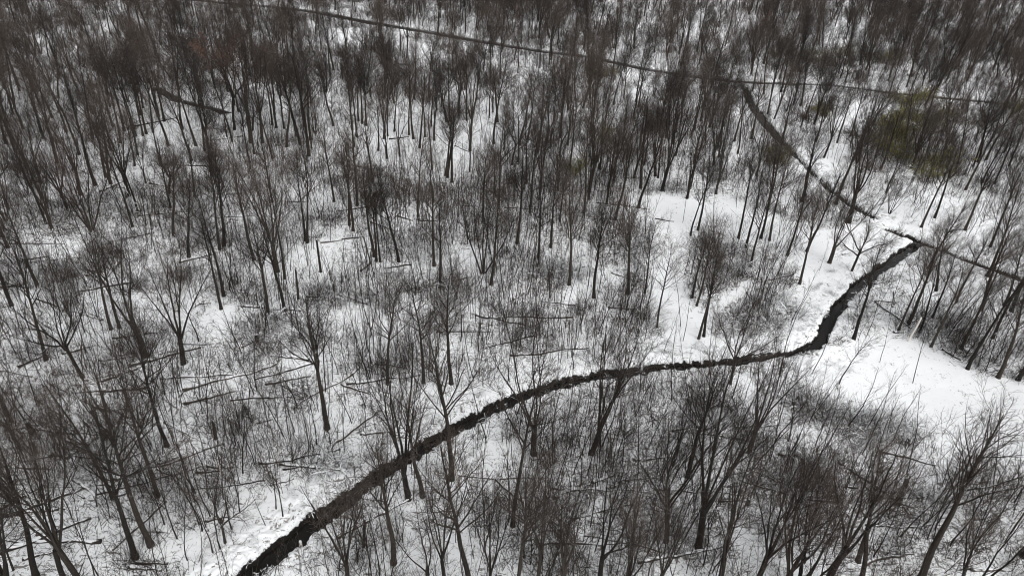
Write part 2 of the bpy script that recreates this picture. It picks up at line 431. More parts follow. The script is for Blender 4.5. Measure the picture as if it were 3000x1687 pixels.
def make_tree(kind, h, r, rng, dens=1.0):
    """returns trunk tube groups and crown tube groups"""
    trunk, crown = [], []
    z0 = np.array([[0, 0, -.25]])
    if kind == 'tall':
        P = grow(z0, np.array([[rng.normal() * .03, rng.normal() * .03, 1]]), np.array([h * .93]), 14, .035, .05, rng)
        R = taper(np.array([r]), 14, .10, 1.0); R[:, 0] *= 1.35
        trunk.append((P, R, 8, 0)); L0 = np.array([h])
        p, d, l, rr = children(P, R, L0, 25, .46, .98, (26, 56), rng, .33, .48, .5)
        trop = .06
    elif kind == 'vase':
        fh = h * rng.uniform(.16, .36)
        P = grow(z0, np.array([[rng.normal() * .04, rng.normal() * .04, 1]]), np.array([fh]), 6, .03, .02, rng)
        R = taper(np.array([r]), 6, .85); R[:, 0] *= 1.35
        trunk.append((P, R, 8, 0))
        k = rng.integers(4, 7)
        az = np.arange(k) * 2 * np.pi / k + rng.random(k) * .9
        an = np.radians(rng.uniform(6, 24, k)); an[0] *= .3
        D = np.stack([np.sin(an) * np.cos(az), np.sin(an) * np.sin(az), np.cos(an)], -1)
        P1 = grow(P[0, -1][None, :] + np.zeros((k, 3)) - UP * rng.random((k, 1)) * fh * .25, D, h * rng.uniform(.62, .82, k), 12, .055, .028, rng)
        R1 = taper(r * rng.uniform(.32, .52, k), 12, .12)
        trunk.append((P1, R1, 7, 0))
        p, d, l, rr = children(P1, R1, np.full(k, h), 11, .36, .98, (20, 50), rng, .25, .46, .45)
        trop = .05
    elif kind == 'multi':
        k = rng.integers(4, 8)
        az = np.arange(k) * 2 * np.pi / k + rng.random(k)
        an = np.radians(rng.uniform(6, 26, k))
        D = np.stack([np.sin(an) * np.cos(az), np.sin(an) * np.sin(az), np.cos(an)], -1)
        P1 = grow(z0 + np.stack([np.cos(az), np.sin(az), az * 0], -1) * r * .8, D, h * rng.uniform(.7, .97, k), 13, .06, .04, rng)
        R1 = taper(r * rng.uniform(.5, .75, k), 13, .12)
        trunk.append((P1, R1, 7, 0))
        p, d, l, rr = children(P1, R1, np.full(k, h), 10, .36, .98, (20, 50), rng, .24, .46, .5)
        trop = .05
    elif kind == 'open':
        fh = h * rng.uniform(.28, .38)
        P = grow(z0, np.array([[rng.normal() * .06, rng.normal() * .06, 1]]), np.array([fh]), 7, .05, .0, rng)
        R = taper(np.array([r]), 7, .85); R[:, 0] *= 1.35
        trunk.append((P, R, 8, 0))
        k = rng.integers(5, 7)
        az = np.arange(k) * 2 * np.pi / k + rng.random(k) * .9
        an = np.radians(rng.uniform(28, 62, k)); an[0] *= .3
        D = np.stack([np.sin(an) * np.cos(az), np.sin(an) * np.sin(az), np.cos(an)], -1)
        P1 = grow(P[0, -1][None, :] + np.zeros((k, 3)) - UP * rng.random((k, 1)) * fh * .35, D, h * rng.uniform(.5, .72, k), 12, .11, .05, rng)
        R1 = taper(r * rng.uniform(.40, .6, k), 12, .14)
        trunk.append((P1, R1, 7, 0))
        p, d, l, rr = children(P1, R1, np.full(k, h), 11, .15, .97, (25, 58), rng, .30, .5, .55)
        trop = .06
    else:                                      # slim
        P = grow(z0, np.array([[rng.normal() * .06, rng.normal() * .06, 1]]), np.array([h * .95]), 13, .05, .04, rng)
        R = taper(np.array([r]), 13, .10, .9); R[:, 0] *= 1.25
        trunk.append((P, R, 6, 0)); L0 = np.array([h])
        p, d, l, rr = children(P, R, L0, 17, .38, .98, (24, 55), rng, .27, .48, .5)
        trop = .06
    n2 = 8
    P2 = grow(p, d, l, n2, .08, trop, rng); R2 = taper(rr, n2, .22)
    crown.append((P2, R2, 4, 0))
    small = kind == 'slim'
    k3 = int(round((9 if small else 11) * dens))
    p, d, l3, rr = children(P2, R2, l, k3, .15, .98, (25, 60), rng, .42, .55, .4, .007)
    P3 = grow(p, d, np.clip(l3, .5, 2.6), 5, .12, .05, rng); R3 = taper(np.minimum(rr, .016), 5, .45)
    crown.append((P3, R3, 3, 1))
    k4 = int(round((6 if small else 9) * dens))
    p, d, l4, rr = children(P3, R3, np.clip(l3, .5, 2.6), k4, .15, 1.0, (25, 65), rng, .58, .6, .4, .006)
    P4 = grow(p, d, np.clip(l4, .3, 1.3), 3, .12, .03, rng); R4 = taper(np.full(len(l4), .0070), 3, .6)
    crown.append((P4, R4, 3, 1))
    return trunk, crown, P4

def leaf_quads(pts, size, rng, droop=.4):
    n = len(pts)
    a = unit(rng.normal(size=(n, 3)) + np.array([0, 0, -droop])); b = unit(np.cross(a, rng.normal(size=(n, 3))))
    s = size * rng.uniform(.6, 1.3, (n, 1))
    V = np.stack([pts - b * s * .4, pts + a * s * .6, pts + b * s * .4, pts - a * s * .6], 1).reshape(-1, 3)
    return V, np.arange(n * 4).reshape(-1, 4)

SPEC = {'tall': (16.5, .225), 'vase': (16.2, .255), 'multi': (13.0, .15), 'open': (12.5, .175), 'slim': (10.0, .072)}
COUNT = {'tall': 9, 'vase': 9, 'multi': 4, 'open': 6, 'slim': 9}
PROTO = {}                                     # kind -> list of (trunk mesh, crown mesh, joined mesh, height)
def tree_meshes(kind, h, r, rng, dens=1.0, leaves=None, twig=None):
    tr, cr, tips = make_tree(kind, h, r, rng, dens)
    tw = twig or MAT_TWIG
    tm = make_mesh(kind + '_trunk', *tube_arrays(tr)[:2], [MAT_BARK])
    V, F, M = tube_arrays(cr)
    mats = [MAT_BARK, tw]
    if leaves:
        lv, lf = leaf_quads(tips[rng.random(len(tips)) < leaves].reshape(-1, 3), .17, rng)
        F = np.concatenate([F, lf + len(V)]); V = np.concatenate([V, lv]); M = np.concatenate([M, np.full(len(lf), 2)]); mats.append(MAT_BROWNLEAF)
    cm = make_mesh(kind + '_crown', V, F, mats, M)
    (P2, R2, s2, m2), (P3, R3, s3, m3), (P4, R4, s4, m4) = cr
    nr = np.random.default_rng(9)
    k4 = nr.random(len(P4)) < .30
    V, F, M = tube_arrays([(P2, R2 * 1.15, s2, m2), (P3, R3 * 1.3, s3, m3), (P4[k4], R4[k4], s4, m4)])
    nm_ = make_mesh(kind + '_open_crown', V, F, [MAT_BARK, tw], M)
    kf = nr.random(len(P4)) < .8
    V, F, M = tube_arrays(tr + [cr[0], cr[1], (P4[kf], R4[kf], s4, m4)])
    jm = make_mesh(kind + '_whole', V, F, [MAT_BARK, tw], M)
    return tm, cm, jm, nm_
for kd in SPEC:
    h, r = SPEC[kd]
    PROTO[kd] = []
    for i in range(COUNT[kd]):
        rng = np.random.default_rng(100 + 17 * i + len(kd) * 1000)
        PROTO[kd].append(tree_meshes(kd, h * rng.uniform(.9, 1.1), r * rng.uniform(.85, 1.15), rng, 1.0, twig=MAT_TWIG_RED if (kd in ('multi', 'slim') and i == 0) else None))
LEAFY = tree_meshes('open', 17.0, .24, np.random.default_rng(5), 1.0, leaves=.3)

# ------------------------------------------------------------------ where the trees stand
# read off the photograph zone by zone: x, y in the enlarged zone, kind, size factor
ZONES = {'A': (0, 0), 'B': (1000, 0), 'C': (2000, 0), 'D': (0, 562), 'E': (1000, 562), 'F': (2000, 562), 'G': (0, 1124), 'H': (1000, 1124), 'I': (2000, 1124)}
def zone_px(z, x, y): return ZONES[z][0] + x / 2.576, ZONES[z][1] + y / 2.576
TREES = {
'A': '850,955,t;940,990,T;910,1080,t;1025,1030,t;1080,1025,t;1105,1010,s;1195,880,T;1240,915,t;1055,870,T;1270,1100,s;1380,975,s;1445,1215,s;1040,1170,t;1155,1000,s;'
     '1770,980,L;1800,840,t;1895,1080,V;1980,1080,v;2055,945,t;2085,965,s;2145,970,t;2165,1110,t;2235,1030,s;2265,1095,s;2300,960,T;2330,1180,T;2345,1060,s;1540,825,s;'
     '1525,730,t;800,1340,t;835,1390,s;720,1400,s;600,1170,t;205,1270,t;435,1230,s;1480,1100,s;1545,1140,s;310,1380,v;120,1150,t;500,1000,t;700,1050,t;330,1050,t',
'B': '120,1040,t;100,1110,s;130,915,t;158,935,s;190,950,s;320,1050,V;350,1030,t;345,1200,v;400,995,s;440,1185,v;510,1020,t;545,1050,s;590,1120,T;630,1035,t;680,955,s;'
     '700,1060,v;795,920,s;822,895,s;885,875,t;945,910,t;970,1140,V;1150,1090,T;1290,1250,O;1335,1230,s;1405,1060,t;1535,1140,O;1575,1125,v;1480,1155,s;685,1285,s;785,1330,s;'
     '800,1345,s;835,1380,s;2010,1430,t;2260,1420,s;2370,1330,v;2390,1345,s;2420,1440,V;2520,1175,t;2250,1130,s;2240,810,s;2130,745,t;1870,1449,V;1200,600,t;1700,700,v;1900,900,v',
'C': '235,1250,v;270,1190,s;555,1330,v;390,1070,t;60,1040,s;90,975,t;690,900,o;670,695,t;890,800,t;830,800,s;525,690,s;610,715,s;730,600,t;740,700,s;1005,1075,t;1165,1080,s;'
     '1265,1030,t;1065,1190,o;925,890,s;1190,590,t;1550,610,t;1690,660,t;1550,740,s;2130,1440,T;2260,1385,t;2350,1390,s;2500,800,t;1980,1000,s;2050,1300,s;1760,1150,s;1830,900,t',
'D': '690,290,M;390,275,v;350,240,s;1310,340,s;1425,490,v;1660,435,t;1920,515,s;2095,605,V;2150,900,v;2320,385,t;2305,370,s;1690,410,s;840,1040,t;905,1030,t;640,1060,s;'
     '740,965,s;630,1405,O;350,1275,t;1095,1245,V;1385,1300,W;1670,885,s;1690,790,s;2030,960,t;1160,1440,s;125,1225,s;1500,1130,s;2150,660,s;90,860,t;60,420,t;1000,260,s;280,700,s',
'E': '120,105,T;60,255,t;90,295,s;265,525,t;250,490,s;295,530,t;435,530,s;580,215,s;1865,60,t;2000,105,t;2065,215,s;2240,120,t;1070,615,M;1325,390,s;745,725,s;1905,800,v;'
     '2160,770,s;2290,760,k;2380,1040,k;1260,1440,s;350,1449,v;620,1440,t;830,1449,t;1130,700,s;700,560,s;1480,560,s;900,1130,s;1720,700,s;1580,420,s',
'F': '510,570,t;475,420,s;420,350,s;115,290,s;590,350,s;655,365,s;1105,540,V;1270,610,O;1250,235,V;935,450,t;790,480,s;880,700,s;1800,270,t;1900,200,s;2130,290,t;2320,415,T;'
     '2065,830,k;2295,640,s;1855,580,k;2430,855,k;2480,900,t;1290,1110,s;1885,950,k;1785,1060,k;1630,1045,k;1910,750,k;1875,1165,k;2150,1335,s;2380,1400,s;2530,1420,s;'
     '360,1449,O;120,1110,k;160,1090,k;1180,1449,s;70,800,k;105,860,k;1700,1000,s;2340,1100,s;2100,1180,s;2250,900,s;60,330,k',
'G': '90,300,t;165,510,o;220,725,s;455,575,s;585,660,s;1260,465,t;1190,845,t;1140,1220,T;1020,1310,T;850,865,t;1700,1195,o;1470,885,s;1475,820,s;1780,470,s;1835,675,s;'
     '2470,340,T;2135,1005,s;2085,950,s;1525,1110,s;1505,1060,s;660,1560,v;720,1480,s;270,1460,t;1335,1165,s;1240,1060,s;1810,970,s;1665,1250,s;1605,1270,s;1750,1100,s;'
     '2240,180,s;1940,50,s;1920,610,s;2390,460,s;1415,1330,s;500,1500,v;100,1400,s;60,1550,t;200,1650,v',
'H': '510,870,V;615,845,t;830,715,T;985,1640,T;1295,1070,T;1450,525,X;1885,525,V;1970,465,s;395,1355,t;660,1520,n;1380,1310,s;2450,1195,O;2500,610,s;290,1470,s;300,920,s;'
     '1120,1560,n;1480,1540,n;1530,1620,s;1660,1600,n;1940,1560,n;2390,1600,n;170,1230,s;230,1480,s;800,1600,n;60,1600,n;1300,1700,t;2150,1700,n',
'I': '120,1240,V;500,520,v;1790,1500,T;2080,1640,m;560,1500,v;750,1560,v;860,1620,m;1080,1520,v;1160,905,s;1010,840,s;1350,1480,t;370,110,s;800,435,s;490,910,s;1960,910,j;'
     '1900,1100,s;1440,1300,s;1640,1150,s;700,430,s;980,540,s;2500,900,s;2560,1300,v;250,1600,v;40,700,t',
}
CODE = {'j': ('slim', 1.25), 'k': ('slim', .72), 'n': ('vase', .74), 't': ('tall', .92), 'T': ('tall', 1.08), 'v': ('vase', .90), 'V': ('vase', 1.13), 'X': ('vase', 1.2), 'm': ('multi', .95), 'M': ('multi', 1.2), 'o': ('open', .75),
        'O': ('open', 1.05), 's': ('slim', .92), 'L': ('leafy', 1.0), 'W': ('vase', 1.0)}

LANDMARKS = []                                 # (phrase, x, y)
for ph, px, py in [('the round snow clearing', 2280, 950), ('the sharp bend of the stream', 2075, 840), ('the stream and ditch junction', 2310, 605), ('the snowy ditch crossing', 2220, 562),
                   ('the middle of the footpath', 1675, 650), ('the top of the snowy footpath', 1680, 520), ('the foot of the snowy footpath', 1725, 840), ('the narrow stream snow bar', 1955, 897),
                   ('the wide lower stream', 720, 1370), ('the far creek snow strip', 950, 85), ('the small dark creek end', 566, 281),
                   ('the fork of the far creek', 1872, 212), ('the glade among tall trunks', 1030, 350), ('the brown leaved tree glade', 440, 335), ('the white clearing at the far edge', 1800, 70),
                   ('the olive thicket', 2290, 330), ('the twin stemmed tree glade', 510, 790), ('the log bridge over the stream', 1110, 1108), ('the dark lower edge log', 90, 1270),
                   ('the short white snag', 1155, 1190), ('the snow capped stump', 645, 860), ('the hollow below the stream', 1060, 1410), ('the long snow striped log', 320, 1090)]:
    LANDMARKS.append((ph, *g25(px, py)))

placed = []                                    # x, y, kind, scale, lean, yaw, picture size
rs = np.random.default_rng(21)
for z, s in TREES.items():
    for item in s.split(';'):
        a, b, c = item.split(',')
        p = ground_at(*zone_px(z, float(a), float(b)))
        kd, f = CODE[c]
        if c == 'v' and z in 'DEF' and rs.random() < .5: kd, f = 'tall', .85
        placed.append([p[0], p[1], kd, (1.15 if z == 'A' else 1) * f * rs.uniform(.94, 1.06), rs.normal(0, .06 if kd == 'slim' else .03), rs.uniform(0, 6.28), 1])

# the rest of the wood: spread over the ground, kept off clean snow, water and the trees above
def poisson_fill(n, xr, yr, dmin_fn, existing, rng, keep):
    cell = 3.0; gridd = {}
    def put(x, y): gridd.setdefault((int(x // cell), int(y // cell)), []).append((x, y))
    for e in existing: put(e[0], e[1])
    out = []
    X = rng.uniform(*xr, n); Y = rng.uniform(*yr, n)
    ok = keep(X, Y)
    for x, y in zip(X[ok], Y[ok]):
        d = dmin_fn(x, y); k = int(math.ceil(d / cell)); cx, cy = int(x // cell), int(y // cell)
        bad = False
        for i in range(cx - k, cx + k + 1):
            for j in range(cy - k, cy + k + 1):
                for (a, b) in gridd.get((i, j), ()):
                    if (a - x) ** 2 + (b - y) ** 2 < d * d: bad = True; break
                if bad: break
            if bad: break
        if not bad: put(x, y); out.append((x, y))
    return out

def stream_near(x, y):
    d = np.full(x.shape, 1e6)
    for k in STREAMS: d = np.minimum(d, stream_dist(x, y, k))
    return d

def keep_tree(x, y):
    px, py, d = to_px25(x, y)
    wide = np.abs(x) < .80 * np.sqrt(np.maximum(y, 0) ** 2 + CAM_H ** 2) + 12
    near_ok = (py < 560) | (px < -40) | (px > 2620) | (py > 1800)
    c = np.maximum(clear_at(x, y), .55 * clear_at(x * 1.35, y * 1.35))
    gaps = np.where(y > 185, .5, .10) + np.where(y > 185, .5, .90) * sstep(.36, .54, fbm(x * .035, y * .05, 131))
    fc = stream_dist(x, y, 'far_creek'); fc0 = np.minimum(stream_dist(x, y + 8, 'far_creek'), stream_dist(x, y + 18, 'far_creek'))
    return wide & near_ok & (rs.random(x.shape) > c * 1.15) & (rs.random(x.shape) < gaps) & (stream_near(x, y) > .8) & (fc > 1.5) & ((fc0 > 4) | (rs.random(x.shape) < .70)) & ((((px - 2270) / 130) ** 2 + ((py - 330) / 85) ** 2 > 1) | (rs.random(x.shape) < .45))
fill = poisson_fill(34000, (-420, 420), (30, 500), lambda x, y: 3.15 if y > 125 else 4.0, placed, np.random.default_rng(33), keep_tree)
for x, y in fill:
    q = rs.random()
    kd = 'tall' if q < .48 else 'vase' if q < .66 else 'slim' if q < .92 else 'multi' if q < .95 else 'open'
    if y > 150 and kd == 'slim' and rs.random() < .4: kd = 'tall'
    placed.append([x, y, kd, rs.uniform(.62, 1.08) * (1.08 if y > 185 else 1), rs.normal(0, .05), rs.uniform(0, 6.28), 0])

def pic_size(e):
    px, py, d = to_px25(np.array(e[0]), np.array(e[1]))
    if not (-60 < px < 2640 and -30 < py < 1850): return 0
    return (SPEC.get(e[2], (17, .2))[0] * e[3]) / float(d) * (1.3 if e[6] else 1.0) * (0.65 if e[2] == 'slim' else 1)
placed.sort(key=pic_size, reverse=True)
solo, rest = placed[:300], placed[300:]

LOOK = {'tall': 'tall straight bare tree', 'vase': 'low forked bare tree', 'multi': 'many stemmed bare tree', 'open': 'bare tree with crooked limbs',
        'slim': 'slim young bare tree', 'leafy': 'tree holding withered brown leaves'}
ORD = ['nearest', 'second nearest', 'third nearest', 'fourth nearest', 'fifth nearest', 'sixth nearest', 'seventh nearest', 'eighth nearest', 'ninth nearest', 'tenth nearest']
def ordn(i): return ORD[i] if i < 10 else f'{i + 1}th nearest'
def make_labels(looks, pts):
    """look + side of the closest landmark + rank by distance within that"""
    LM = np.array([[l[1], l[2]] for l in LANDMARKS])
    keyed = {}
    for i, (lk, (x, y)) in enumerate(zip(looks, pts)):
        d = np.hypot(LM[:, 0] - x, LM[:, 1] - y); j = int(d.argmin())
        dx, dy = x - LM[j, 0], y - LM[j, 1]
        side = ('right of' if dx > 0 else 'left of') if abs(dx) > abs(dy) else ('behind' if dy > 0 else 'in front of')
        keyed.setdefault((lk, side, j), []).append((d[j], i))
    out = [None] * len(pts)
    for (lk, side, j), v in keyed.items():
        v.sort()
        for q, (_, i) in enumerate(v):
            out[i] = f'{lk} {side} {LANDMARKS[j][0]}' + (f', {ordn(q)}' if len(v) > 1 else '')
    return out

def copy_thing(root, parts):
    c = root.copy(); COL.objects.link(c)
    for ch in parts:
        d = ch.copy(); COL.objects.link(d); d.parent = c
    return c

first = {}
labels = make_labels([LOOK[e[2]] for e in solo], [(e[0], e[1]) for e in solo])
HEAD = np.random.default_rng(77)
for e, lb in zip(solo, labels):
    x, y, kd, f, lean, yaw, hand = e
    pool = [LEAFY] if kd == 'leafy' else PROTO[kd]
    i = int(HEAD.integers(len(pool)))
    close = kd != 'leafy' and y < 118
    key = (kd, i, close)
    if key not in first:
        root = bpy.data.objects.new('bare_tree' if kd != 'leafy' else 'brown_leaved_tree', None); COL.objects.link(root)
        root.empty_display_size = .5
        parts = [link('trunk', pool[i][0], root), link('crown', pool[i][3 if close else 1], root)]
        first[key] = (root, parts); o = root
    else:
        o = copy_thing(*first[key])
    gz = float(ground_height(np.array([x]), np.array([y]))[0])
    o.location = (x, y, gz)
    o.rotation_euler = (lean, HEAD.normal(0, .02), yaw)
    o.scale = (f * HEAD.uniform(.8, 1.15), f * HEAD.uniform(.8, 1.15), f)
    tag(o, lb, 'tree', 'bare trees standing in the snowy wood' if kd != 'leafy' else None)

# ------------------------------------------------------------------ masses too many to count: scattered by geometry nodes
def scatter(name, pts, rots, scls, idxs, meshes, label, cat):
    me = bpy.data.meshes.new(name)
    n = len(pts)
    me.vertices.add(n); me.vertices.foreach_set('co', np.asarray(pts, np.float32).ravel())
    a = me.attributes.new('rot', 'FLOAT_VECTOR', 'POINT'); a.data.foreach_set('vector', np.asarray(rots, np.float32).ravel())
    a = me.attributes.new('scl', 'FLOAT_VECTOR', 'POINT'); a.data.foreach_set('vector', np.asarray(scls, np.float32).ravel())
    a = me.attributes.new('idx', 'INT', 'POINT'); a.data.foreach_set('value', np.asarray(idxs, np.int32))
    me.update()
    o = link(name, me)
    ng = bpy.data.node_groups.new(name + '_nodes', 'GeometryNodeTree')
    ng.interface.new_socket('Geometry', in_out='INPUT', socket_type='NodeSocketGeometry')
    ng.interface.new_socket('Geometry', in_out='OUTPUT', socket_type='NodeSocketGeometry')
    N, L = ng.nodes, ng.links
    gi = N.new('NodeGroupInput'); go = N.new('NodeGroupOutput')
    iop = N.new('GeometryNodeInstanceOnPoints'); iop.inputs['Pick Instance'].default_value = True
    jn = N.new('GeometryNodeJoinGeometry')
    for k, m in enumerate(meshes):
        po = bpy.data.objects.new(m.name, m)
        oi = N.new('GeometryNodeObjectInfo'); oi.inputs['Object'].default_value = po; oi.inputs['As Instance'].default_value = True
        L.new(oi.outputs['Geometry'], jn.inputs[0])
    def attr(nm, ty):
        q = N.new('GeometryNodeInputNamedAttribute'); q.data_type = ty; q.inputs['Name'].default_value = nm
        return [s for s in q.outputs if s.name == 'Attribute' and s.enabled][0]
    L.new(gi.outputs[0], iop.inputs['Points']); L.new(jn.outputs[0], iop.inputs['Instance'])
    L.new(attr('idx', 'INT'), iop.inputs['Instance Index'])
    er = N.new('FunctionNodeEulerToRotation'); L.new(attr('rot', 'FLOAT_VECTOR'), er.inputs[0]); L.new(er.outputs[0], iop.inputs['Rotation'])
    L.new(attr('scl', 'FLOAT_VECTOR'), iop.inputs['Scale'])
    L.new(iop.outputs[0], go.inputs[0])
    md = o.modifiers.new('scatter', 'NODES'); md.node_group = ng
    return tag(o, label, cat, kind='stuff')

def scatter_auto(name, xy, scl, meshes, label, cat, rng, lean=.05, idx=None, sink=0.0):
    xy = np.asarray(xy); n = len(xy)
    z = ground_height(xy[:, 0], xy[:, 1]) - sink
    pts = np.column_stack([xy, z])
    rots = np.column_stack([rng.normal(0, lean, n), rng.normal(0, lean, n), rng.uniform(0, 6.283, n)])
    scl = np.asarray(scl); scl = scl[:, None] * np.column_stack([rng.uniform(.88, 1.12, n), rng.uniform(.88, 1.12, n), np.ones(n)])
    if idx is None: idx = rng.integers(0, len(meshes), n)
    return scatter(name, pts, rots, scl, idx, meshes, label, cat)

allm, offs = [], {}
for kd in PROTO:
    offs[kd] = len(allm); allm += [p[2] for p in PROTO[kd]]
rg = np.random.default_rng(55)
rest = [e for e in rest if e[2] != 'leafy']
scatter_auto('far_forest', [(e[0], e[1]) for e in rest], [e[3] for e in rest], allm, 'mass of bare dark trees filling the snowy wood out to the far edge', 'forest', rg,
             .03, [offs[e[2]] + rg.integers(COUNT[e[2]]) for e in rest])

# ------------------------------------------------------------------ saplings
def make_sapling(rng, h, r):
    P = grow(np.array([[0, 0, -.1]]), np.array([[rng.normal() * .06, rng.normal() * .06, 1]]), np.array([h]), 11, .05, .05, rng)
    R = taper(np.array([r]), 11, .22)
    p, d, l, rr = children(P, R, np.array([h]), 9, .35, .98, (18, 42), rng, .24, .45, .6, .008)
    P2 = grow(p, d, l, 6, .09, .09, rng); R2 = taper(rr, 6, .4)
    p, d, l, rr = children(P2, R2, l, 5, .2, 1.0, (20, 50), rng, .45, .6, .4, .006)
    P3 = grow(p, d, np.clip(l, .2, 1.2), 4, .1, .1, rng); R3 = taper(np.minimum(rr, .009), 4, .6)
    V, F, M = tube_arrays([(P, R, 5, 0), (P2, R2, 3, 1), (P3, R3, 3, 1)])
    return make_mesh('sapling', V, F, [MAT_BARK, MAT_TWIG], M)
SAPL = [make_sapling(np.random.default_rng(300 + i), h, r) for i, (h, r) in enumerate([(6.0, .034), (7.5, .042), (9, .052), (4.8, .028), (6.8, .038), (8.2, .046), (3.8, .024), (9.6, .056)])]

def sample_field(n, yr, rng, fn, off=.3):
    Y = yr[0] * (yr[1] / yr[0]) ** rng.random(n) if False else rng.uniform(*yr, n)
    hw = .80 * np.sqrt(Y ** 2 + CAM_H ** 2) + 6
    X = rng.uniform(-1, 1, n) * (.80 * math.hypot(yr[1], CAM_H) + 6)
    ok = (np.abs(X) < hw) & (stream_near(X, Y) > off)
    X, Y = X[ok], Y[ok]
    ok = rng.random(len(X)) < fn(X, Y)
    return np.column_stack([X[ok], Y[ok]])

def area_n(yr, per_m2): return int((yr[1] - yr[0]) * 2 * (.80 * math.hypot(yr[1], CAM_H) + 6) * per_m2)
def clear_wide(x, y, hs=(0, 1.6, 3.0)):
    """clean snow under a plant or in the low sight line past it"""
    return np.maximum.reduce([clear_at(x * CAM_H / (CAM_H - h), y * CAM_H / (CAM_H - h)) for h in hs])
def thicket(x, y):
    return np.clip((.20 + .95 * sstep(.35, .65, fbm(x * .12, y * .12, 71)) + .7 * thick_at(x, y)) * (1 - .97 * clear_wide(x, y)), 0, 1)
r1 = np.random.default_rng(61)
sap = np.concatenate([sample_field(area_n((22, 75), .55), (22, 75), r1, thicket, .9), sample_field(area_n((75, 150), .42), (75, 150), r1, thicket, .9),
                      sample_field(area_n((150, 260), .12), (150, 260), r1, thicket, .9)])
sap = sap[np.argsort(np.hypot(np.hypot(sap[:, 0], sap[:, 1]), CAM_H))]
px, py, _ = to_px25(sap[:, 0], sap[:, 1])
vis = (px > 0) & (px < 2576) & (py > 0) & (py < 1449)
solo_s = sap[vis][:300]
rest_s = np.concatenate([sap[vis][300:], sap[~vis]])
labs = make_labels(['thin bare sapling'] * len(solo_s), solo_s)
gz = ground_height(solo_s[:, 0], solo_s[:, 1])
sap_first = {}
for (x, y), z, lb in zip(solo_s, gz, labs):
    i = int(r1.integers(len(SAPL)))
    if i not in sap_first: o = link('sapling', SAPL[i]); sap_first[i] = o
    else: o = sap_first[i].copy(); COL.objects.link(o)
    o.location = (x, y, z); o.rotation_euler = (r1.normal(0, .06), r1.normal(0, .06), r1.uniform(0, 6.28)); s = r1.uniform(.7, 1.15); o.scale = (s, s, s)
    tag(o, lb, 'sapling', 'thin saplings in the undergrowth')
scatter_auto('sapling_thicket', rest_s, r1.uniform(.65, 1.15, len(rest_s)), SAPL, 'thicket of thin bare saplings standing in the snow under the trees', 'saplings', r1, .06)

# ------------------------------------------------------------------ undergrowth
def snow_on(P, r, rng, share, lift=.6):
    """short ridges of snow lying along the upper side of branches"""
    P = P[rng.random(len(P)) < share]
    R_ = r * rng.uniform(.5, 1.3, (P.shape[0], P.shape[1])); R_[:, 0] *= .3; R_[:, -1] *= .3
    Q = P.copy(); Q[..., 2] += R_ * lift
    return Q, R_
def make_brush(rng, n, rad, h, sides=3, arch=.10, snow=False, r=.021):
    a = rng.uniform(0, 6.28, n); q = rad * np.sqrt(rng.random(n))
    P0 = np.column_stack([q * np.cos(a), q * np.sin(a), np.full(n, -.08)])
    D = unit(rng.normal(size=(n, 3)) * np.array([.55, .55, .2]) + UP * .9)
    L = h * rng.uniform(.4, 1.2, n)
    P = grow(P0, D, L, 6, .14, -arch, rng); R = taper(np.full(n, r) * rng.uniform(.7, 1.4, n), 6, .5)
    p, d, l, rr = children(P, R, L, 3, .25, .95, (25, 60), rng, .5, .65, .4, r * .6)
    P2 = grow(p, d, l, 4, .16, -arch * .7, rng); R2 = taper(rr, 4, .6)
    gs = [(P, R, sides, 0), (P2, R2, sides, 0)]
    if snow: gs += [(*snow_on(P[:, 2:], .030, rng, .45), 4, 1), (*snow_on(P2, .024, rng, .2), 4, 1)]
    V, F, M = tube_arrays(gs)
    return make_mesh('brush', V, F, [MAT_SNOWTWIG if snow else MAT_BRUSH, MAT_SNOW], M)
BRUSH = [make_brush(np.random.default_rng(400 + i), 9, .9, h, arch=ar, snow=sn) for i, (h, ar, sn) in
         enumerate([(1.3, .02, False), (1.6, .05, False), (1.2, .16, False), (1.9, .0, False), (1.4, .22, True), (.8, .05, False)])]
def near_bank(x, y):
    d = stream_dist(x, y, 'stream')
    return np.where((y < 110), d, 9.0)
def brush_field(x, y):
    return np.clip((.07 + .93 * sstep(.40, .60, fbm(x * .22, y * .22, 81)) + .6 * thick_at(x, y)) * (1 - .98 * clear_wide(x, y, (0, 1.0, 2.0))) * (.25 + .75 * sstep(.8, 3.6, near_bank(x, y))), 0, 1)
BRUSH += [make_brush(np.random.default_rng(450 + i), 8, 1.1, h, arch=-.05, r=.017) for i, h in enumerate((2.6, 3.4, 4.2))]
GRASS = [make_brush(np.random.default_rng(470 + i), 24, .55, h, arch=.24, snow=True, r=.009) for i, h in enumerate((.7, .9, .6))]
r2 = np.random.default_rng(71)
br = np.concatenate([sample_field(area_n((20, 80), 1.15), (20, 80), r2, brush_field, .5), sample_field(area_n((80, 150), .75), (80, 150), r2, brush_field, .5)])
scatter_auto('undergrowth', br, r2.uniform(.6, 1.25, len(br)), BRUSH, 'low tangle of dark twigs and weeds poking through the snow', 'undergrowth', r2, .12)
br = sample_field(area_n((150, 330), .22), (150, 330), r2, brush_field, 1.0)
scatter_auto('far_undergrowth', br, r2.uniform(1.2, 2.2, len(br)), BRUSH, 'grey brush on the snow between the distant trees', 'undergrowth', r2, .12)

def bank_field(x, y):
    d = np.minimum(stream_dist(x, y, 'stream'), stream_dist(x, y, 'upper_stream') + 1.0) + 9 * (stream_dist(x, y, 'culvert_pool') < 2.5)
    return sstep(.25, .5, d) * sstep(6.0, 1.5, d) * (.25 + .75 * sstep(.35, .6, fbm(x * .5, y * .5, 141)))
gr = sample_field(area_n((20, 130), .55), (20, 130), r2, bank_field, .25)
scatter_auto('bank_grass', gr, r2.uniform(.6, 1.2, len(gr)), GRASS, 'snow weighed tussocks of dead grass along the stream banks', 'grass', r2, .15)

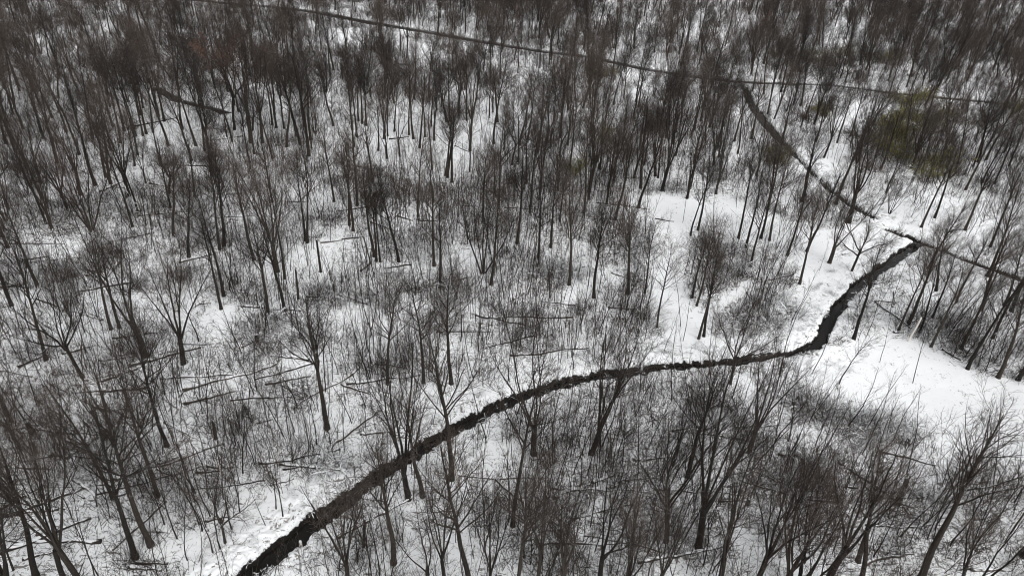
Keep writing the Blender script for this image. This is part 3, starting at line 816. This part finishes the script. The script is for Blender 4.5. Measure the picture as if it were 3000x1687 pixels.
# countable shrubs: snow-dusted mounds, olive-leaved bushes, red-twigged bushes
def make_shrub(rng, n, rad, h, mats, leaf=0, sides=3, snowy=False):
    a = rng.uniform(0, 6.28, n); q = rad * .35 * np.sqrt(rng.random(n))
    P0 = np.column_stack([q * np.cos(a), q * np.sin(a), np.full(n, -.1)])
    an = np.radians(rng.uniform(5, 55, n) if not snowy else rng.uniform(15, 75, n))
    D = np.column_stack([np.sin(an) * np.cos(a), np.sin(an) * np.sin(a), np.cos(an)])
    L = h * rng.uniform(.7, 1.25, n)
    P = grow(P0, D, L, 8, .14, -.10 if snowy else -.05, rng); R = taper(rng.uniform(.018, .034, n), 8, .5)
    p, d, l, rr = children(P, R, L, 6, .25, 1.0, (25, 65), rng, .45, .6, .4, .013)
    P2 = grow(p, d, l, 5, .16, -.04, rng); R2 = taper(rr, 5, .5)
    p, d, l, rr = children(P2, R2, l, 3, .3, 1.0, (25, 65), rng, .5, .7, .4, .010)
    P3 = grow(p, d, l, 3, .18, -.03, rng); R3 = taper(rr, 3, .6)
    stems = make_mesh('stems', *tube_arrays([(P, R, 4, 0)])[:2], [mats[0]])
    gs = [(P2, R2, sides, 0), (P3, R3, sides, 0)]
    if snowy: gs += [(*snow_on(P[:, 3:], .075, rng, .45), 5, 1), (*snow_on(P2[:, 1:], .055, rng, .22), 4, 1), (*snow_on(P3, .040, rng, .05), 4, 1)]
    V, F, M = tube_arrays(gs)
    tw = make_mesh('twigs', V, F, [mats[1], MAT_SNOW], M)
    lf = None
    if leaf:
        pts = np.concatenate([P3.reshape(-1, 3), P2[:, 2:].reshape(-1, 3)])
        pts = pts[rng.random(len(pts)) < leaf] + rng.normal(size=(1, 3)) * .02
        lf = make_mesh('foliage', *leaf_quads(pts, .14, rng), [MAT_OLIVE], smooth=False)
    return stems, tw, lf
SNOWSHRUB = [make_shrub(np.random.default_rng(500 + i), 22, 1.3, 2.1, (MAT_SNOWTWIG, MAT_SNOWTWIG), snowy=True) for i in range(4)]
OLIVE = [make_shrub(np.random.default_rng(520 + i), 18, 1.6, 2.9, (MAT_BRUSH, MAT_BRUSH), .75) for i in range(3)]
REDBUSH = [make_shrub(np.random.default_rng(540 + i), 18, 1.0, 3.2, (MAT_TWIG_RED, MAT_TWIG_RED)) for i in range(2)]
def place_shrubs(name, pool, ells, label, group, rng, smin, smax):
    pts = []
    for cx, cy, rx, ry, n in ells:
        t = 0
        while t < n:
            a = rng.uniform(0, 6.28); q = math.sqrt(rng.random())
            p = g25(cx + rx * q * math.cos(a), cy + ry * q * math.sin(a))
            t += 1
            q0, q1 = np.array([p[0]]), np.array([p[1]])
            if stream_near(q0, q1)[0] > .9 and clear_wide(q0, q1, (0, 1.0, 2.0) if not 2130 < cx < 2320 else (0,))[0] < .6: pts.append(p)
    labs = make_labels([label] * len(pts), pts)
    fst = {}
    for p, lb in zip(pts, labs):
        i = int(rng.integers(len(pool)))
        if i not in fst:
            root = bpy.data.objects.new(name, None); COL.objects.link(root); root.empty_display_size = .3
            parts = [link('stems', pool[i][0], root), link('twigs', pool[i][1], root)]
            if pool[i][2]: parts.append(link('foliage', pool[i][2], root))
            fst[i] = (root, parts); o = root
        else: o = copy_thing(*fst[i])
        z = float(ground_height(np.array([p[0]]), np.array([p[1]]))[0])
        s = rng.uniform(smin, smax)
        o.location = (p[0], p[1], z); o.rotation_euler = (0, 0, rng.uniform(0, 6.28)); o.scale = (s, s, s * rng.uniform(.8, 1.05))
        tag(o, lb, 'shrub', group)
r3 = np.random.default_rng(81)
place_shrubs('snowy_shrub', SNOWSHRUB, [(1850,790,90,50,13),(1800,645,80,62,16),(1600,650,36,70,8),(1645,805,60,35,9),(1400,690,80,22,8),(1130,745,60,25,6),(1050,620,70,40,8),(1235,560,60,40,6),
    (2225,1085,85,32,14),(2080,1035,60,22,5),(2020,1030,70,25,7),(2017,1200,70,40,7),(2360,1290,40,40,3),(2420,840,60,40,5),(2165,790,25,40,4),(320,520,70,28,7),(700,835,50,40,5),(860,750,60,22,6),
    (2310,410,110,40,9),(1470,520,40,25,4),(200,1220,60,30,3),(1990,770,60,40,6),(1940,840,60,25,6),(1660,930,80,8,4),(840,1190,30,30,4)],
    'snow dusted shrub', 'snow dusted shrubs of the undergrowth', r3, .65, 1.15)
place_shrubs('olive_shrub', OLIVE, [(2270,300,125,60,30),(2240,350,70,40,9),(2250,390,40,25,5),(2040,285,30,10,3),(1895,265,25,12,3),(1940,405,30,15,4),(2340,430,60,25,5),(2570,290,40,15,5),
    (1439,440,14,12,2),(1530,195,40,8,5),(1545,350,40,20,3),(2534,540,40,25,4),(2100,150,160,12,12),(2550,150,40,15,3)],
    'olive leaved shrub', 'olive leaved shrubs', r3, .8, 1.3)
place_shrubs('red_twig_shrub', REDBUSH, [(2000,190,25,10,3),(2010,310,35,12,4),(2170,420,40,30,4),(2040,1250,50,30,2),(1380,1180,30,20,1),(1860,215,25,12,3),(2500,230,40,15,4)],
    'red twigged shrub', 'reddish twigged shrubs', r3, .7, 1.2)

# ------------------------------------------------------------------ fallen logs, snags and dead stems
LOGS = [  # zone, x1, y1, x2, y2, radius, snow on it
 ('D',1350,540,1620,475,.13,1),('D',150,520,360,490,.11,0),('D',1040,185,1490,148,.09,1),('D',140,1330,335,1245,.14,0),('D',470,1235,720,1165,.11,1),('D',850,1110,1020,1095,.09,0),
 ('D',1090,1075,1230,1060,.08,0),('D',1210,1415,1790,1382,.11,1),('D',1340,1148,1560,1156,.12,1),('D',1500,850,1590,842,.07,0),('D',650,635,770,570,.12,1),('D',2420,388,2570,370,.09,0),
 ('D',2180,85,2330,84,.08,0),('D',2310,795,2480,806,.12,1),('D',770,1440,960,1370,.12,0),
 ('E',430,190,540,226,.12,0),('E',590,225,750,227,.10,0),('E',5,362,170,345,.10,0),('E',145,605,230,535,.12,1),('E',0,785,190,850,.15,1),('E',1010,935,1390,1012,.12,0),('E',2060,470,2250,395,.09,1),
 ('E',2040,610,2290,692,.09,1),('E',2370,205,2510,225,.10,0),('E',840,680,990,642,.11,1),
 ('F',620,1247,770,1250,.2,1),('F',1450,840,1715,1028,.12,1),('F',1590,1058,1700,1050,.11,1),('F',110,512,280,580,.10,1),('F',480,765,550,852,.09,1),('F',1960,1190,2100,1270,.12,0),('F',1200,480,1300,455,.08,1),  # first entry is the stream's snow bar, made up as a snowy log
 ('G',240,350,900,396,.13,1),('G',50,355,235,330,.11,1),('G',1190,612,1370,540,.11,1),('G',1950,607,2570,500,.14,1),('G',2040,772,2220,720,.09,1),('G',1550,1037,1740,1003,.08,0),
 ('G',0,1000,640,785,.16,0),('G',0,950,295,797,.11,0),('G',0,1280,690,1020,.15,1),('G',170,1325,430,1265,.10,1),('G',980,1378,1220,1405,.14,1),('G',990,1355,1270,1356,.12,0),
 ('G',1480,670,1660,655,.10,0),('G',1560,625,1690,630,.11,0),('G',1740,125,2220,105,.09,0),('G',1930,305,2060,268,.09,0),('G',720,185,890,210,.13,0),('G',2135,650,2240,636,.10,0),
 ('G',1240,290,1550,450,.10,1),('G',1190,640,1320,702,.10,0),('G',400,700,470,703,.07,1),
 ('H',860,685,1150,716,.10,1),('H',1160,720,1470,706,.09,1),('H',1170,725,1650,1080,.10,0),('H',1480,1205,2110,1200,.12,1),('H',1600,870,1890,755,.12,1),('H',1890,752,2060,690,.11,1),
 ('H',2200,577,2480,550,.12,1),('H',140,387,400,370,.11,1),('H',0,10,220,80,.11,0),('H',680,450,830,470,.11,1),
 ('I',270,886,400,880,.11,0),('I',390,332,800,312,.09,1),('I',720,545,1240,530,.12,1),('I',1480,520,1900,625,.10,0),('I',1170,600,1600,885,.13,0),('I',1600,885,1880,1000,.09,1),
 ('I',1370,1370,1740,1285,.14,0),('I',590,680,720,750,.10,1),('A',1010,960,1330,890,.13,0),('A',750,1449,960,1360,.17,1),('B',360,1055,510,1035,.13,0),('B',860,1105,1000,1175,.10,1)]
lg_r = np.random.default_rng(91)
def extra_logs(n, box):
    out = []
    while len(out) < n:
        p = g25(lg_r.uniform(box[0], box[2]), lg_r.uniform(box[1], box[3]))
        L = lg_r.uniform(3, 9.5); a = lg_r.normal(.25, .45)
        q = p + L * np.array([math.cos(a), math.sin(a)]) * (1 if lg_r.random() < .5 else -1)
        t = np.linspace(0, 1, 9)[:, None]; xy = p + (q - p) * t
        if stream_near(xy[:, 0], xy[:, 1]).min() > .6 and clear_at(xy[:, 0], xy[:, 1]).max() < .6: out.append((p, q, lg_r.uniform(.07, .15), int(lg_r.random() < .55)))
    return out
MORE_LOGS = extra_logs(46, (0, 560, 900, 1440)) + extra_logs(22, (900, 480, 1600, 930)) + extra_logs(14, (1150, 1080, 2500, 1440)) + extra_logs(8, (1950, 600, 2576, 850)) + extra_logs(10, (200, 330, 1000, 560))
log_pts, log_data = [], []
for z, x1, y1, x2, y2, r, sn in LOGS:
    r *= 1.4
    a = ground_at(*zone_px(z, x1, y1)); b = ground_at(*zone_px(z, x2, y2))
    log_pts.append((a + b) / 2); log_data.append((a, b, r, sn))
for a, b, r, sn in MORE_LOGS:
    log_pts.append((a + b) / 2); log_data.append((a, b, r * 1.25, sn))
llab = make_labels(['snow striped fallen trunk' if d[3] else 'dark fallen trunk' for d in log_data], log_pts)
for (a, b, r, sn), c, lb in zip(log_data, log_pts, llab):
    n = 14; L = float(np.linalg.norm(b - a)); d = (b - a) / L; nrm = np.array([-d[1], d[0]])
    t = np.linspace(0, 1, n)
    bend = (np.cumsum(lg_r.normal(size=n)) * .03 + .05 * np.sin(t * 3.1 + lg_r.uniform(0, 6))) * L * .35; bend -= bend[0] + (bend[-1] - bend[0]) * t
    xy = a[None] + (b - a)[None] * t[:, None] + nrm[None] * bend[:, None]
    gzz = ground_height(xy[:, 0], xy[:, 1])
    gl = np.linspace(gzz[0], gzz[-1], n) + np.maximum(0, (gzz - np.linspace(gzz[0], gzz[-1], n)).max()) * .3
    rad = r * (1 - .55 * t) * (1 + .08 * lg_r.normal(size=n))
    P = np.column_stack([xy - c[None], gl + rad * .5 + lg_r.uniform(.0, .10)])
    P = np.concatenate([P[:1], P, P[-1:]])[None]; R = np.concatenate([[.005], rad, [.005]])[None]
    P[0, 0, :2] -= d * .02; P[0, -1, :2] += d * .02
    root = bpy.data.objects.new('fallen_log', None); COL.objects.link(root); root.location = (c[0], c[1], 0); root.empty_display_size = .3
    link('trunk', make_mesh('log_trunk', *tube_arrays([(P, R, 8, 0)])[:2], [MAT_LOG]), root)
    k = int(2 + L * .5)
    p0, dd, ll, rr = children(P[:, 1:-1], R[:, 1:-1], np.array([L]), k, .25, .98, (30, 70), lg_r, .16, .4, .5, .012)
    dd[:, 2] = np.abs(dd[:, 2]) * .6 + .05
    Pb = grow(p0, dd, np.clip(ll, .4, 2.2), 6, .12, .02, lg_r); Rb = taper(rr, 6, .3)
    link('branches', make_mesh('log_branches', *tube_arrays([(Pb, Rb, 5, 0)])[:2], [MAT_LOG]), root)
    if sn:
        keepi = slice(1, -1)
        Ps = P[:, keepi].copy(); Rs = R[:, keepi] * .82 * (1 + .18 * lg_r.normal(size=n)[None]); Rs = np.clip(Rs, .02, None)
        Ps[..., 2] += R[:, keepi] * .55
        Rs[:, 0] = Rs[:, -1] = .006
        link('snow_cap', make_mesh('log_snow', *tube_arrays([(Ps, Rs, 8, 0)])[:2], [MAT_SNOW]), root)
    tag(root, lb, 'log', 'fallen trunks lying in the snow')

SNAGS = [  # zone, base x, y, top x, y, radius, pale
 ('D',2422,605,2400,360,.17,0),('D',2250,810,2215,590,.15,0),('D',1940,1132,1932,1078,.24,0),('D',395,1212,388,830,.10,1),('D',1987,1080,1985,880,.11,1),
 ('G',240,380,232,275,.24,0),('G',800,420,728,185,.16,0),('G',1630,412,1588,285,.17,0),('G',278,525,222,455,.14,0),('G',1670,680,1668,560,.08,1),
 ('H',885,770,882,600,.12,1),('H',2450,1000,2462,775,.13,0),('H',2500,610,2516,460,.18,0),('H',165,1230,150,1000,.14,0),
 ('I',1610,912,1700,715,.26,0),('I',1325,1337,1425,1090,.22,0),('I',1690,445,1705,435,.2,0),('F',1705,1120,1722,930,.12,1),('G',2268,1215,2272,1160,.16,1),('D',1712,780,1730,625,.06,1),('I',915,1345,900,1285,.15,0),('I',490,910,497,870,.18,0)]
sn_pts = [ground_at(*zone_px(s[0], s[1], s[2])) for s in SNAGS]
slab = make_labels(['pale barkless dead stem' if s[6] else 'broken off dark trunk' for s in SNAGS], sn_pts)
for (z, x1, y1, x2, y2, r, pale), p, lb in zip(SNAGS, sn_pts, slab):
    tx, ty = zone_px(z, x2, y2)
    # height that puts the broken end where the photograph has it, standing upright
    v = ROT @ np.array([(tx - 1500) / FPX, -(ty - 843.5) / FPX, -1.0])
    hd = np.hypot(*p); h = max(.5, CAM_H + v[2] * hd / np.hypot(v[0], v[1])); h = min(h, 9.0)
    gz0 = float(ground_height(np.array([p[0]]), np.array([p[1]]))[0])
    root = bpy.data.objects.new('dead_stem' if pale else 'broken_trunk', None); COL.objects.link(root); root.location = (p[0], p[1], gz0); root.empty_display_size = .3
    n = 9
    P = grow(np.array([[0, 0, -.2]]), np.array([[lg_r.normal() * .03, lg_r.normal() * .03, 1]]), np.array([h + .2]), n, .025, .02, lg_r)
    R = taper(np.array([r]), n, .72); R[:, 0] *= 1.3
    V, F, M = tube_arrays([(P, R, 9, 0)])
    V[-9:, 2] += np.abs(lg_r.normal(0, .22, 9)) * min(1, h / 2)          # splintered end
    V = np.concatenate([V, [P[0, -1] - [0, 0, .08]]])
    tip = len(V) - 1
    F = np.concatenate([F, [[len(V) - 10 + i, len(V) - 10 + (i + 1) % 9, tip, tip] for i in range(9)]])
    me = bpy.data.meshes.new('snag'); me.from_pydata(V.tolist(), [], [list(dict.fromkeys(f)) for f in F.tolist()]); me.materials.append(MAT_PALE if pale else MAT_BARK)
    link('trunk', me, root)
    if r >= .11:
        q = 7
        Ps = np.array([[[P[0, -1][0], P[0, -1][1], P[0, -1][2] + dz] for dz in (-.02, .03, .10, .15, .17)]]); Rs = np.array([[r * .5, r * .75, r * .72, r * .45, .01]])
        link('snow_cap', make_mesh('snag_snow', *tube_arrays([(Ps, Rs, q, 0)])[:2], [MAT_SNOW]), root)
    if pale and h > 2:
        p0, dd, ll, rr = children(P, R, np.array([h]), 3, .5, .95, (40, 70), lg_r, .14, .35, .4, .015)
        link('branches', make_mesh('snag_branches', *tube_arrays([(grow(p0, dd, ll, 5, .1, .05, lg_r), taper(rr, 5, .3), 5, 0)])[:2], [MAT_PALE]), root)
    tag(root, lb, 'dead tree', 'dead stems and broken trunks')
